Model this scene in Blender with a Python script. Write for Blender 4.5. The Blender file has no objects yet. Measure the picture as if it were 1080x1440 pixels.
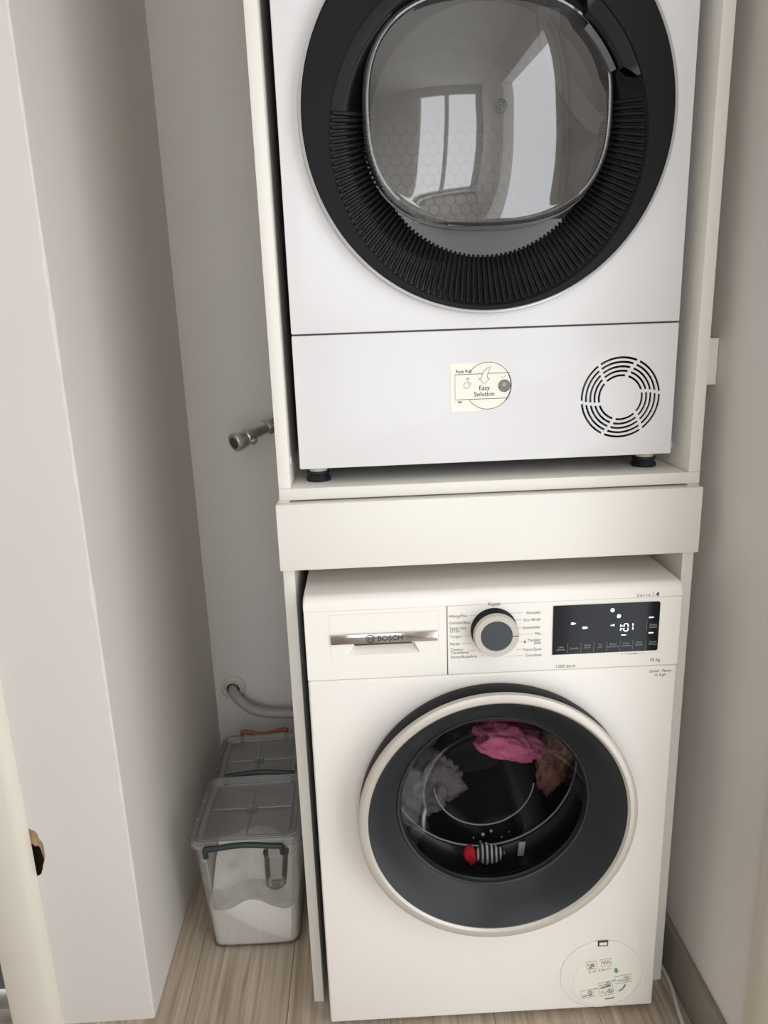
import bpy, bmesh, math, random
from mathutils import Vector, Matrix, noise
random.seed(7)
PI = math.pi
sc = bpy.context.scene
COL = sc.collection

# ------------------------------------------------------------------ camera, light, exposure
cam_d = bpy.data.cameras.new('camera'); cam = bpy.data.objects.new('camera', cam_d); COL.objects.link(cam)
cam_d.sensor_fit = 'VERTICAL'; cam_d.sensor_height = 36.0; cam_d.lens = 1002.857 / 1440 * 36.0
cam_d.clip_start = 0.02
_r = Vector((0.99856774, -0.0411178, -0.03423163)); _u = Vector((0.0433864, 0.24794095, 0.96780313)); _f = Vector((0.03130651, 0.96790217, -0.24936978))
_m = Matrix(((_r.x, _u.x, -_f.x, 0.12834272), (_r.y, _u.y, -_f.y, -1.09669016), (_r.z, _u.z, -_f.z, 1.24656773), (0, 0, 0, 1)))
cam.matrix_world = _m
sc.camera = cam

wd = bpy.data.worlds.new('daylight'); sc.world = wd; wd.use_nodes = True
_bg = wd.node_tree.nodes['Background']; _bg.inputs[0].default_value = (1.0, 1.02, 1.055, 1); _bg.inputs[1].default_value = 5.0
# the window of the room, behind the camera: opening and its light portal
WIN = dict(x0=-0.72, x1=0.64, z0=0.06, z1=2.48, y=-2.55)
DOORWAY = dict(y0=-1.27, y1=-0.325, z1=2.12)   # open doorway in the right wall, beside the camera
pd = bpy.data.lights.new('window_portal', 'AREA'); po = bpy.data.objects.new('window_portal', pd); COL.objects.link(po)
pd.shape = 'RECTANGLE'; pd.size = WIN['x1'] - WIN['x0']; pd.size_y = WIN['z1'] - WIN['z0']; pd.cycles.is_portal = True
po.location = ((WIN['x0'] + WIN['x1']) / 2, WIN['y'] - 0.05, (WIN['z0'] + WIN['z1']) / 2); po.rotation_euler = (PI / 2, 0, 0)
p2 = bpy.data.lights.new('doorway_portal', 'AREA'); po2 = bpy.data.objects.new('doorway_portal', p2); COL.objects.link(po2)
p2.shape = 'RECTANGLE'; p2.size = DOORWAY['z1']; p2.size_y = DOORWAY['y1'] - DOORWAY['y0']; p2.cycles.is_portal = True
po2.location = (0.76, (DOORWAY['y0'] + DOORWAY['y1']) / 2, DOORWAY['z1'] / 2); po2.rotation_euler = (0, PI / 2, 0)
sc.view_settings.view_transform = 'Standard'; sc.view_settings.look = 'None'
sc.view_settings.gamma = 1.0; sc.view_settings.use_curve_mapping = False
sc.view_settings.exposure = -0.82
sc.cycles.max_bounces = 10; sc.cycles.diffuse_bounces = 6; sc.cycles.transparent_max_bounces = 24

# ------------------------------------------------------------------ helpers
def lin(c):
    return tuple(((v / 255) / 12.92 if v / 255 <= 0.04045 else ((v / 255 + 0.055) / 1.055) ** 2.4) for v in c)

def mat(name, rgb, rough=0.5, metal=0.0, vary=0.04, scale=8.0, bump=0.0, bscale=60.0, coat=0.0, spec=0.5, stretch=(1, 1, 1), emit=0.0):
    m = bpy.data.materials.new(name); m.use_nodes = True
    nt = m.node_tree; b = nt.nodes['Principled BSDF']; c = lin(rgb)
    tc = nt.nodes.new('ShaderNodeTexCoord'); mp = nt.nodes.new('ShaderNodeMapping'); mp.inputs['Scale'].default_value = stretch
    nt.links.new(tc.outputs['Object'], mp.inputs['Vector'])
    nz = nt.nodes.new('ShaderNodeTexNoise'); nz.inputs['Scale'].default_value = scale; nz.inputs['Detail'].default_value = 4
    nt.links.new(mp.outputs[0], nz.inputs['Vector'])
    rp = nt.nodes.new('ShaderNodeValToRGB')
    rp.color_ramp.elements[0].position = 0.3; rp.color_ramp.elements[1].position = 0.7
    rp.color_ramp.elements[0].color = (*[max(0, v * (1 - vary)) for v in c], 1)
    rp.color_ramp.elements[1].color = (*[min(1, v * (1 + vary)) for v in c], 1)
    nt.links.new(nz.outputs[0], rp.inputs[0]); nt.links.new(rp.outputs[0], b.inputs['Base Color'])
    b.inputs['Roughness'].default_value = rough; b.inputs['Metallic'].default_value = metal
    b.inputs['Coat Weight'].default_value = coat; b.inputs['Coat Roughness'].default_value = 0.06
    b.inputs['Specular IOR Level'].default_value = spec
    if emit:
        b.inputs['Emission Color'].default_value = (*c, 1); b.inputs['Emission Strength'].default_value = emit
    if bump:
        n2 = nt.nodes.new('ShaderNodeTexNoise'); n2.inputs['Scale'].default_value = bscale; n2.inputs['Detail'].default_value = 3
        nt.links.new(mp.outputs[0], n2.inputs['Vector'])
        bp = nt.nodes.new('ShaderNodeBump'); bp.inputs['Strength'].default_value = bump; bp.inputs['Distance'].default_value = 0.002
        nt.links.new(n2.outputs[0], bp.inputs['Height']); nt.links.new(bp.outputs[0], b.inputs['Normal'])
    return m

def clear_mat(name, tint, gloss_ior=1.5, haze=0.0, haze_rgb=(220, 220, 220), rough=0.02, reflect=1.0):
    """thin clear sheet: see-through, a little milky, with its Fresnel reflection"""
    m = bpy.data.materials.new(name); m.use_nodes = True; nt = m.node_tree
    for n in list(nt.nodes): nt.nodes.remove(n)
    out = nt.nodes.new('ShaderNodeOutputMaterial')
    tr = nt.nodes.new('ShaderNodeBsdfTransparent'); tr.inputs[0].default_value = (*tint, 1)
    df = nt.nodes.new('ShaderNodeBsdfDiffuse'); df.inputs[0].default_value = (*lin(haze_rgb), 1)
    tl = nt.nodes.new('ShaderNodeBsdfTranslucent'); tl.inputs[0].default_value = (*lin(haze_rgb), 1)
    mm = nt.nodes.new('ShaderNodeMixShader'); mm.inputs[0].default_value = 0.45
    nt.links.new(df.outputs[0], mm.inputs[1]); nt.links.new(tl.outputs[0], mm.inputs[2])
    mh = nt.nodes.new('ShaderNodeMixShader'); mh.inputs[0].default_value = haze
    nt.links.new(tr.outputs[0], mh.inputs[1]); nt.links.new(mm.outputs[0], mh.inputs[2])
    gl = nt.nodes.new('ShaderNodeBsdfGlossy'); gl.inputs['Roughness'].default_value = rough
    fr = nt.nodes.new('ShaderNodeFresnel'); fr.inputs[0].default_value = gloss_ior
    mu = nt.nodes.new('ShaderNodeMath'); mu.operation = 'MULTIPLY'; mu.inputs[1].default_value = reflect
    nt.links.new(fr.outputs[0], mu.inputs[0])
    mx = nt.nodes.new('ShaderNodeMixShader'); nt.links.new(mu.outputs[0], mx.inputs[0])
    nt.links.new(mh.outputs[0], mx.inputs[1]); nt.links.new(gl.outputs[0], mx.inputs[2])
    nt.links.new(mx.outputs[0], out.inputs[0])
    return m

def empty(name, loc=(0, 0, 0), rz=0.0):
    o = bpy.data.objects.new(name, None); COL.objects.link(o); o.location = loc; o.rotation_euler = (0, 0, rz)
    o.empty_display_size = 0.05
    return o

def tag(o, label=None, cat=None, group=None, kind=None):
    if label: o['label'] = label
    if cat: o['category'] = cat
    if group: o['group'] = group
    if kind: o['kind'] = kind
    return o

def obj(name, bm, m, parent=None, smooth=38):
    me = bpy.data.meshes.new(name)
    bmesh.ops.recalc_face_normals(bm, faces=bm.faces)
    if smooth:
        th = math.radians(smooth)
        for f in bm.faces: f.smooth = True
        for e in bm.edges:
            if len(e.link_faces) == 2 and e.calc_face_angle(0) > th: e.smooth = False
    bm.to_mesh(me); bm.free()
    for mm in (m if isinstance(m, (list, tuple)) else [m]): me.materials.append(mm)
    o = bpy.data.objects.new(name, me); COL.objects.link(o)
    if parent: o.parent = parent
    return o

def cut(o, cbm, m=None):
    """boolean difference, applied"""
    bmesh.ops.recalc_face_normals(cbm, faces=cbm.faces)
    cm = bpy.data.meshes.new('cutter'); cbm.to_mesh(cm); cbm.free(); cm.materials.append(m or o.data.materials[0])
    c = bpy.data.objects.new('cutter', cm); COL.objects.link(c)
    par = o.parent; o.parent = None
    md = o.modifiers.new('cut', 'BOOLEAN'); md.operation = 'DIFFERENCE'; md.object = c; md.solver = 'EXACT'
    if m: md.material_mode = 'TRANSFER'
    dg = bpy.context.evaluated_depsgraph_get(); dg.update()
    me = bpy.data.meshes.new_from_object(o.evaluated_get(dg))
    o.modifiers.clear(); old = o.data; o.data = me; bpy.data.meshes.remove(old)
    bm = bmesh.new(); bm.from_mesh(me)
    for f in bm.faces: f.smooth = True
    for e in bm.edges: e.smooth = not (len(e.link_faces) == 2 and e.calc_face_angle(0) > math.radians(35))
    bm.to_mesh(me); bm.free()
    bpy.data.objects.remove(c); bpy.data.meshes.remove(cm)
    o.parent = par
    return o

def box(bm, x0, x1, y0, y1, z0, z1, bev=0.0, seg=2):
    v = [bm.verts.new((x, y, z)) for x in (x0, x1) for y in (y0, y1) for z in (z0, z1)]
    q = [(0, 1, 3, 2), (4, 6, 7, 5), (0, 4, 5, 1), (2, 3, 7, 6), (0, 2, 6, 4), (1, 5, 7, 3)]
    fs = [bm.faces.new([v[i] for i in f]) for f in q]
    if bev:
        es = list({e for f in fs for e in f.edges})
        bmesh.ops.bevel(bm, geom=es, offset=bev, segments=seg, affect='EDGES', profile=0.5)
    return bm

def B(*a, **k): return box(bmesh.new(), *a, **k)

def lathe(bm, prof, cx, cz, n=96, close=False):
    """revolve (radius, y) about a horizontal axis along y through (cx, cz)"""
    rings = []
    for r, y in prof:
        if r < 1e-6: rings.append([bm.verts.new((cx, y, cz))])
        else: rings.append([bm.verts.new((cx + r * math.cos(2 * PI * i / n), y, cz + r * math.sin(2 * PI * i / n))) for i in range(n)])
    idx = list(range(len(rings) - 1)) + ([len(rings) - 1] if close else [])
    for k in idx:
        a, b = rings[k], rings[(k + 1) % len(rings)]
        for i in range(n):
            j = (i + 1) % n
            if len(a) == 1 and len(b) == 1: continue
            if len(a) == 1: bm.faces.new((a[0], b[i], b[j]))
            elif len(b) == 1: bm.faces.new((a[i], a[j], b[0]))
            else: bm.faces.new((a[i], a[j], b[j], b[i]))
    return bm

def tube(bm, pts, rad, n=12, cap=True):
    """sweep along a polyline; rad a number or one per point"""
    pts = [Vector(p) for p in pts]; rs = rad if isinstance(rad, (list, tuple)) else [rad] * len(pts)
    rings = []; up = Vector((0, 0, 1))
    t0 = (pts[1] - pts[0]).normalized()
    nrm = t0.cross(up) if abs(t0.dot(up)) < 0.95 else t0.cross(Vector((1, 0, 0)))
    nrm.normalize()
    for i, p in enumerate(pts):
        t = (pts[min(i + 1, len(pts) - 1)] - pts[max(i - 1, 0)]).normalized() if i not in (0,) else t0
        if t.length < 1e-9: t = t0
        nrm = (nrm - t * nrm.dot(t)).normalized(); b = t.cross(nrm)
        rings.append([bm.verts.new(p + (nrm * math.cos(2 * PI * k / n) + b * math.sin(2 * PI * k / n)) * rs[i]) for k in range(n)])
    for a, b in zip(rings, rings[1:]):
        for k in range(n):
            bm.faces.new((a[k], a[(k + 1) % n], b[(k + 1) % n], b[k]))
    if cap:
        bm.faces.new(rings[0]); bm.faces.new(list(reversed(rings[-1])))
    return bm

def spline(pts, n=8):
    pts = [Vector(p) for p in pts]; out = []
    for i in range(len(pts) - 1):
        p0 = pts[max(i - 1, 0)]; p1 = pts[i]; p2 = pts[i + 1]; p3 = pts[min(i + 2, len(pts) - 1)]
        for k in range(n):
            t = k / n
            out.append(0.5 * ((2 * p1) + (p2 - p0) * t + (2 * p0 - 5 * p1 + 4 * p2 - p3) * t * t + (3 * p1 - p0 - 3 * p2 + p3) * t ** 3))
    out.append(pts[-1]); return out

def prism(bm, poly, y0, y1):
    """polygon in x, z extruded along y"""
    a = [bm.verts.new((x, y0, z)) for x, z in poly]; b = [bm.verts.new((x, y1, z)) for x, z in poly]
    bm.faces.new(a); bm.faces.new(list(reversed(b)))
    for i in range(len(poly)):
        j = (i + 1) % len(poly); bm.faces.new((a[i], b[i], b[j], a[j]))
    return bm

def stroke(bm, pts, w, y, th=0.0003, closed=False):
    """flat printed line of width w in the x, z plane"""
    n = len(pts); L = []; R = []
    for i in range(n):
        a = pts[(i - 1) % n] if closed or i > 0 else pts[0]; b = pts[(i + 1) % n] if closed or i < n - 1 else pts[-1]
        dx, dz = b[0] - a[0], b[1] - a[1]; l = math.hypot(dx, dz) or 1
        nx, nz = -dz / l * w / 2, dx / l * w / 2
        L.append((pts[i][0] + nx, pts[i][1] + nz)); R.append((pts[i][0] - nx, pts[i][1] - nz))
    for i in range(n if closed else n - 1):
        j = (i + 1) % n
        prism(bm, [L[i], L[j], R[j], R[i]], y - th, y)
    return bm

def circ(cx, cz, r, a0=0, a1=360, n=40):
    return [(cx + r * math.cos(math.radians(a0 + (a1 - a0) * i / n)), cz + r * math.sin(math.radians(a0 + (a1 - a0) * i / n))) for i in range(n + 1)]

def text(name, s, x, z, size, m, parent, y, align='LEFT', shear=0.0, rot=0.0, bold=0.0, ls=1.0):
    cu = bpy.data.curves.new(name, 'FONT'); cu.body = s; cu.size = size; cu.align_x = align; cu.shear = shear; cu.offset = bold; cu.space_line = ls
    cu.extrude = 0.00012; cu.resolution_u = 3
    t = bpy.data.objects.new('tmp', cu); COL.objects.link(t)
    dg = bpy.context.evaluated_depsgraph_get(); dg.update()
    me = bpy.data.meshes.new_from_object(t.evaluated_get(dg)); bpy.data.objects.remove(t)
    c, q = math.cos(rot), math.sin(rot)
    for v in me.vertices:
        X, Y, Z = v.co; v.co = (x + X * c - Y * q, y - Z, z + X * q + Y * c)
    me.materials.clear(); me.materials.append(m)
    o = bpy.data.objects.new(name, me); COL.objects.link(o); o.parent = parent
    return o

def superell(cx, cz, a, b, n, k=96):
    out = []
    for i in range(k):
        t = 2 * PI * i / k; c, s = math.cos(t), math.sin(t)
        out.append((cx + a * math.copysign(abs(c) ** (2 / n), c), cz + b * math.copysign(abs(s) ** (2 / n), s)))
    return out

def loft(bm, rings, cap0=False, cap1=False):
    R = [[bm.verts.new(p) for p in r] for r in rings]
    for a, b in zip(R, R[1:]):
        n = len(a)
        for i in range(n): bm.faces.new((a[i], a[(i + 1) % n], b[(i + 1) % n], b[i]))
    if cap0: bm.faces.new(R[0])
    if cap1: bm.faces.new(list(reversed(R[-1])))
    return bm

# ------------------------------------------------------------------ materials
M_wall = mat('wall_paint', (219, 214, 209), 0.75, vary=0.015, scale=3, bump=0.06, bscale=220)
M_room = mat('room_paint', (222, 219, 214), 0.8, vary=0.02)
M_ceil = mat('ceiling_paint', (238, 237, 234), 0.85, vary=0.01)
M_gloss_trim = mat('trim_paint', (224, 218, 204), 0.4, vary=0.02)
M_base = mat('grey_baseboard', (128, 120, 110), 0.5, vary=0.08, scale=5, stretch=(1, 8, 14))
M_plaster = mat('bare_plaster', (196, 168, 132), 0.9, vary=0.15, scale=60)
M_hole = mat('dark_cavity', (70, 58, 52), 0.9, vary=0.3, scale=40)
M_cab = mat('melamine', (235, 231, 222), 0.38, vary=0.012, scale=3, bump=0.05, bscale=300)
M_edge = mat('melamine_edge', (236, 229, 214), 0.42, vary=0.01)
M_washw = mat('washer_enamel', (241, 236, 229), 0.34, vary=0.008, spec=0.35)
M_panelw = mat('washer_panel_plastic', (240, 236, 227), 0.36, vary=0.008, spec=0.35)
M_dryw = mat('dryer_enamel', (229, 228, 228), 0.22, vary=0.006, bump=0.03, bscale=7, spec=0.3)
M_side = mat('appliance_side_darkened', (118, 124, 130), 0.5, vary=0.02)  # body sides greyed: shade of the narrow cabinet gaps put into the colour
M_black = mat('matt_black', (22, 23, 25), 0.5, vary=0.06, spec=0.16)
M_gblack = mat('gloss_black', (10, 11, 13), 0.16, vary=0.05, spec=0.3)
M_rib = mat('rib_black', (22, 23, 24), 0.35, vary=0.05, spec=0.3)
M_rubber = mat('rubber_black', (26, 30, 36), 0.55, vary=0.08)
M_gasket = mat('door_gasket', (30, 32, 35), 0.3, vary=0.1)
M_silver = mat('satin_silver', (196, 190, 180), 0.36, metal=0.3, vary=0.03)
M_ring = mat('bright_silver', (200, 199, 197), 0.3, metal=0.4, vary=0.02)
M_chrome = mat('chrome', (196, 192, 190), 0.12, metal=1.0, vary=0.25, scale=30, stretch=(1, 1, 3))
M_dish = mat('door_dish_grey', (43, 45, 47), 0.32, vary=0.04, spec=0.22)
M_knobc = mat('knob_centre', (58, 64, 68), 0.35, vary=0.04)
M_disp = mat('display_glass', (20, 22, 27), 0.1, vary=0.1, spec=0.22)
M_led = mat('display_led', (225, 236, 255), 0.5, emit=1.6)
M_print = mat('grey_print', (122, 118, 114), 0.6)
M_printl = mat('pale_grey_print', (165, 160, 154), 0.6)
M_dprint = mat('dark_print', (60, 60, 62), 0.6)
M_wprint = mat('white_print', (150, 152, 155), 0.6)
M_teal = mat('teal_print', (96, 146, 156), 0.6)
M_red = mat('red_print', (170, 70, 66), 0.6)
M_orangep = mat('orange_print', (214, 150, 90), 0.6)
M_gap = mat('seam_grey', (70, 68, 70), 0.7)
M_paper = mat('cream_sticker', (243, 240, 226), 0.5, vary=0.01)
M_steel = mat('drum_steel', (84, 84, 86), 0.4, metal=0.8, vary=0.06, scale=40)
M_drysteel = mat('dryer_drum', (206, 205, 202), 0.4, metal=0.35, vary=0.05, scale=40)
M_glassd = clear_mat('dryer_window', (0.80, 0.80, 0.79), 1.55, haze=0.14, haze_rgb=(200, 198, 196), rough=0.03, reflect=3.8)
M_glassw = clear_mat('washer_window', (0.72, 0.72, 0.73), 1.25, haze=0.01, haze_rgb=(120, 120, 120), rough=0.03, reflect=0.35)
M_plate = mat('smoked_plate', (92, 92, 93), 0.22, vary=0.03)
M_clear = clear_mat('box_plastic', (0.99, 0.992, 0.995), 1.35, haze=0.02, haze_rgb=(226, 228, 228), rough=0.12, reflect=0.6)
M_lid = clear_mat('lid_plastic', (0.965, 0.97, 0.98), 1.4, haze=0.12, haze_rgb=(222, 226, 228), rough=0.15, reflect=0.8)
M_cup = clear_mat('cup_plastic', (0.97, 0.975, 0.98), 1.35, haze=0.05, haze_rgb=(190, 194, 196), rough=0.1)
M_handle = mat('dark_green_handle', (38, 50, 48), 0.4)
M_brown = mat('rust_handle', (146, 86, 62), 0.45)
M_powder = mat('washing_powder', (250, 247, 240), 0.95, vary=0.03, scale=90, bump=0.5, bscale=350)
M_hose = mat('grey_hose', (168, 164, 158), 0.45, vary=0.04)
M_flange = mat('flange_white', (206, 202, 192), 0.4, vary=0.04)
M_tap = mat('worn_chrome', (206, 207, 201), 0.3, metal=0.8, vary=0.18, scale=40)
M_cable = mat('white_cable', (206, 202, 196), 0.5)
M_foot = mat('foot_stem', (216, 208, 190), 0.5)
M_frame = mat('window_frame_white', (236, 236, 234), 0.35)

# floor boards
def plank_mat():
    m = bpy.data.materials.new('laminate_oak'); m.use_nodes = True; nt = m.node_tree; b = nt.nodes['Principled BSDF']
    tc = nt.nodes.new('ShaderNodeTexCoord'); mp = nt.nodes.new('ShaderNodeMapping'); mp.inputs['Scale'].default_value = (46, 1.5, 1)
    oi = nt.nodes.new('ShaderNodeObjectInfo'); ad = nt.nodes.new('ShaderNodeVectorMath'); ad.operation = 'ADD'
    nt.links.new(tc.outputs['Object'], mp.inputs[0]); nt.links.new(mp.outputs[0], ad.inputs[0])
    sc2 = nt.nodes.new('ShaderNodeMath'); sc2.operation = 'MULTIPLY'; sc2.inputs[1].default_value = 37
    nt.links.new(oi.outputs['Random'], sc2.inputs[0]); nt.links.new(sc2.outputs[0], ad.inputs[1])
    n1 = nt.nodes.new('ShaderNodeTexNoise'); n1.inputs['Scale'].default_value = 2.2; n1.inputs['Detail'].default_value = 7; n1.inputs['Distortion'].default_value = 0.5
    nt.links.new(ad.outputs[0], n1.inputs['Vector'])
    rp = nt.nodes.new('ShaderNodeValToRGB'); e = rp.color_ramp.elements
    e[0].position = 0.3; e[0].color = (*lin((150, 134, 114)), 1); e[1].position = 0.72; e[1].color = (*lin((196, 182, 163)), 1)
    nt.links.new(n1.outputs[0], rp.inputs[0]); nt.links.new(rp.outputs[0], b.inputs['Base Color'])
    b.inputs['Roughness'].default_value = 0.42
    bm_ = nt.nodes.new('ShaderNodeBump'); bm_.inputs['Strength'].default_value = 0.12; bm_.inputs['Distance'].default_value = 0.001
    nt.links.new(n1.outputs[0], bm_.inputs['Height']); nt.links.new(bm_.outputs[0], b.inputs['Normal'])
    return m
M_plank = plank_mat()

# ------------------------------------------------------------------ the setting
XL, XR, YB, YF, H = -0.3031, 0.7005, 0.7357, -0.012, 2.6
RX0, RY0 = -2.0, WIN['y']                      # far side wall and window wall of the room behind the camera
fl = tag(obj('floor', B(RX0 - 0.1, XR + 0.1, RY0 - 0.15, YB + 0.1, -0.08, -0.0082), M_base), kind='structure')
pw, pl = 0.193, 1.29
shared = {}
k0 = int(math.floor((RX0 + 0.245) / pw))
col = k0
while -0.245 + col * pw < XR:
    x0 = max(-0.245 + col * pw, RX0); x1 = min(-0.245 + (col + 1) * pw, XR)
    y = YB - 0.002 - (0.94 if col % 2 else 0.55) if True else 0
    ends = [YB]
    while y > RY0: ends.append(y); y -= pl
    ends.append(RY0)
    for a, b_ in zip(ends[1:], ends):
        key = (round(x1 - x0, 4), round(b_ - a, 4))
        if key not in shared:
            shared[key] = obj('plank', B(0.0003, x1 - x0 - 0.0003, 0.0003, b_ - a - 0.0003, -0.008, 0, bev=0.0006, seg=1), M_plank, fl)
            p = shared[key]
        else:
            p = shared[key].copy(); COL.objects.link(p)
        p.location = (x0, a, 0)
    col += 1
tag(obj('ceiling', B(RX0 - 0.1, XR + 0.1, RY0 - 0.15, YB + 0.1, H, H + 0.1), M_ceil), kind='structure')
tag(obj('wall_back', B(XL - 0.12, XR + 0.1, YB, YB + 0.1, 0, H), M_wall), kind='structure')
wr = tag(obj('wall_right', B(XR, XR + 0.1, RY0 - 0.15, YB, 0, H), M_wall), kind='structure')
cut(wr, B(XR - 0.05, XR + 0.2, DOORWAY['y0'], DOORWAY['y1'], -0.1, DOORWAY['z1']))

# pier between the door casing and the niche: worn arris on its niche edge
def pier():
    bm = bmesh.new(); n = 220; x0 = -0.56
    rows = []
    for i in range(n + 1):
        z = H * i / n
        w = abs(noise.noise(Vector((0.3, 1.7, z * 22)))) * 0.0022 + max(0, noise.noise(Vector((4.0, 2.0, z * 9))) - 0.28) * 0.008
        d = 0.0014 + w * 1.7
        jit = noise.noise(Vector((9, z * 60, 2))) * 0.0008
        rows.append([(x0, YF, z), (XL - d * 1.2, YF, z), (XL - d * 0.35 + jit * 0.5, YF + d * 0.35, z), (XL, YF + d * 1.2, z), (XL, YB, z), (x0, YB, z)])
    return loft(bm, rows, True, True)
wl = tag(obj('wall_left', pier(), [M_wall, M_plaster, M_hole]), kind='structure')
# knocked-out plaster beside the casing
cb = bmesh.new(); bmesh.ops.create_icosphere(cb, subdivisions=4, radius=1)
for v in cb.verts:
    s = 1 + 0.18 * noise.noise(v.co * 2.2)
    v.co = Vector((-0.470 + v.co.x * 0.018 * s, YF + v.co.y * 0.010 * s, 0.382 + v.co.z * 0.046 * s))
cut(wl, cb, M_plaster)
cb = bmesh.new(); bmesh.ops.create_icosphere(cb, subdivisions=4, radius=1)
for v in cb.verts:
    s = 1 + 0.2 * noise.noise(v.co * 2.5 + Vector((3, 1, 0)))
    v.co = Vector((-0.474 + v.co.x * 0.0155 * s, YF + 0.008 + v.co.y * 0.03 * s, 0.358 + v.co.z * 0.031 * s))
cut(wl, cb, M_hole)
for p_ in wl.data.polygons:
    if p_.normal.y < -0.99 or p_.normal.x > 0.99: p_.use_smooth = False

# door casing left of the pier, its jamb and the dark door in it
t1 = tag(empty('trim_1', (-0.515, YF, 0)), kind='structure')
def casing(bm):
    poly = [(-0.5535, -0.004), (-0.5535, -0.032), (-0.549, -0.0345), (-0.490, -0.0345), (-0.4795, -0.030), (-0.4735, -0.020), (-0.4715, -0.0125)]
    a = [bm.verts.new((x + 0.515, y - YF, 0.0)) for x, y in poly]; b = [bm.verts.new((x + 0.515, y - YF, 2.12)) for x, y in poly]
    bm.faces.new(a); bm.faces.new(b)
    for i in range(len(poly)): bm.faces.new((a[i], a[(i + 1) % 7], b[(i + 1) % 7], b[i]))
    return bm
obj('casing_board', casing(bmesh.new()), M_gloss_trim, t1)
obj('jamb', B(-0.05, -0.0385, 0.0, 0.11, 0.0, 2.10, bev=0.002), M_gloss_trim, t1)
M_ddoor = mat('dark_door', (104, 106, 108), 0.4, vary=0.05)
d1 = tag(empty('door_1', (-0.99, 0.02, 0)), kind='structure')
obj('door_leaf', B(-0.42, 0.42, 0.0, 0.035, 0.055, 2.08, bev=0.002), M_ddoor, d1)
obj('threshold', B(-0.42, 0.42, -0.02, 0.06, 0.0, 0.03, bev=0.004), mat('threshold_metal', (176, 174, 172), 0.4, metal=0.5), d1)
tag(obj('wall_outer', B(RX0, -1.42, YF, 0.12, 0, H), M_room), kind='structure')
tag(obj('wall_lintel', B(-1.42, -0.60, YF, 0.12, 2.12, H), M_room), kind='structure')
tag(obj('wall_side', B(RX0 - 0.1, RX0, RY0 - 0.15, 0.12, 0, H), M_room), kind='structure')
wf = obj('wall_front', B(RX0, XR, RY0 - 0.15, RY0, 0, H), M_room)
cut(wf, B(WIN['x0'], WIN['x1'], RY0 - 0.3, RY0 + 0.1, WIN['z0'], WIN['z1'])); tag(wf, kind='structure')
w1 = tag(empty('window_1', ((WIN['x0'] + WIN['x1']) / 2, RY0 - 0.08, WIN['z0'])), kind='structure')
ww, wh = WIN['x1'] - WIN['x0'], WIN['z1'] - WIN['z0']
for nm, a in (('frame_stile', (-ww / 2, -ww / 2 + 0.06, 0, wh)), ('frame_stile', (ww / 2 - 0.06, ww / 2, 0, wh)), ('mullion', (-0.045, 0.045, 0.06, wh - 0.06)),
              ('frame_rail', (-ww / 2 + 0.06, ww / 2 - 0.06, 0, 0.06)), ('frame_rail', (-ww / 2 + 0.06, ww / 2 - 0.06, wh - 0.06, wh))):
    obj(nm, B(a[0], a[1], -0.03, 0.03, a[2], a[3], bev=0.003), M_frame, w1)
obj('sill', B(-ww / 2 - 0.05, ww / 2 + 0.05, 0.03, 0.18, -0.03, 0.0, bev=0.004), M_frame, w1)

# right side: skirting and the pale casing at the end of the wall
tag(obj('baseboard_right', B(0.688, XR, -0.238, YB, 0, 0.104, bev=0.0015), M_base), kind='structure')
t2 = tag(empty('trim_2', (XR, -0.275, 0)), kind='structure')
obj('casing_board', B(-0.012, 0, -0.045, 0.037, 0, 2.12, bev=0.003), M_gloss_trim, t2)
obj('casing_bead', B(-0.018, -0.012, -0.045, 0.010, 0, 2.12, bev=0.002), M_gloss_trim, t2)

t3 = tag(empty('trim_3', (XR, DOORWAY['y0'] - 0.035, 0)), kind='structure')
obj('casing_board', B(-0.012, 0, -0.045, 0.035, 0, 2.12, bev=0.003), M_gloss_trim, t3)

# ------------------------------------------------------------------ laundry cabinet
CW, TK, ZS = 0.6706, 0.0187, 1.0078
cab = tag(empty('laundry_cabinet', (CW / 2, 0.0, 0)), 'tall white laminate cabinet holding the stacked washer and dryer', 'cabinet')
def cp(name, x0, x1, y0, y1, z0, z1, m=M_cab, bev=0.0009):
    return obj(name, B(x0 - CW / 2, x1 - CW / 2, y0, y1, z0, z1, bev=bev), m, cab)
DEP = 0.56
for x0 in (0.0, CW - TK):
    s = cp('upper_side_panel', x0, x0 + TK, 0, DEP, ZS + 0.0003, 2.25)
    xi = (TK if x0 == 0 else CW - TK); yy, zz = ((0.035, 1.046) if x0 == 0 else (0.072, 1.040))
    bm = bmesh.new(); sg = 1 if x0 == 0 else -1
    tube(bm, [(xi - CW / 2 - 0.001 * sg, yy, zz), (xi - CW / 2 + 0.0012 * sg, yy, zz)], 0.0065, n=20)
    obj('screw_cap', bm, M_frame, s)
cp('upper_back_panel', TK, CW - TK, DEP - 0.005, DEP, ZS + 0.0003, 2.25)
cp('top_panel', TK, CW - TK, 0, DEP - 0.005, 2.232, 2.25)
cp('shelf', 0, CW, 0, DEP, ZS - TK, ZS)
lx0, lx1 = -0.0028, 0.6707
cp('lower_side_panel', lx0, lx0 + 0.0186, 0.0003, DEP, 0.0, ZS - TK - 0.0003)
cp('lower_side_panel', lx1 - 0.0186, lx1, 0.0003, DEP, 0.0, ZS - TK - 0.0003)
cp('rail', lx0 + 0.0186, lx1 - 0.0186, 0.003, 0.02, 0.90, ZS - TK - 0.003)
dr = cp('drawer_front', -0.0047, 0.6689, -0.0185, -0.0006, 0.8788, 0.9867, bev=0.0012)
obj('drawer_box', B(0.03 - CW / 2, CW - 0.03 - CW / 2, 0.021, 0.5, 0.892, 0.975), M_cab, dr)

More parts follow.
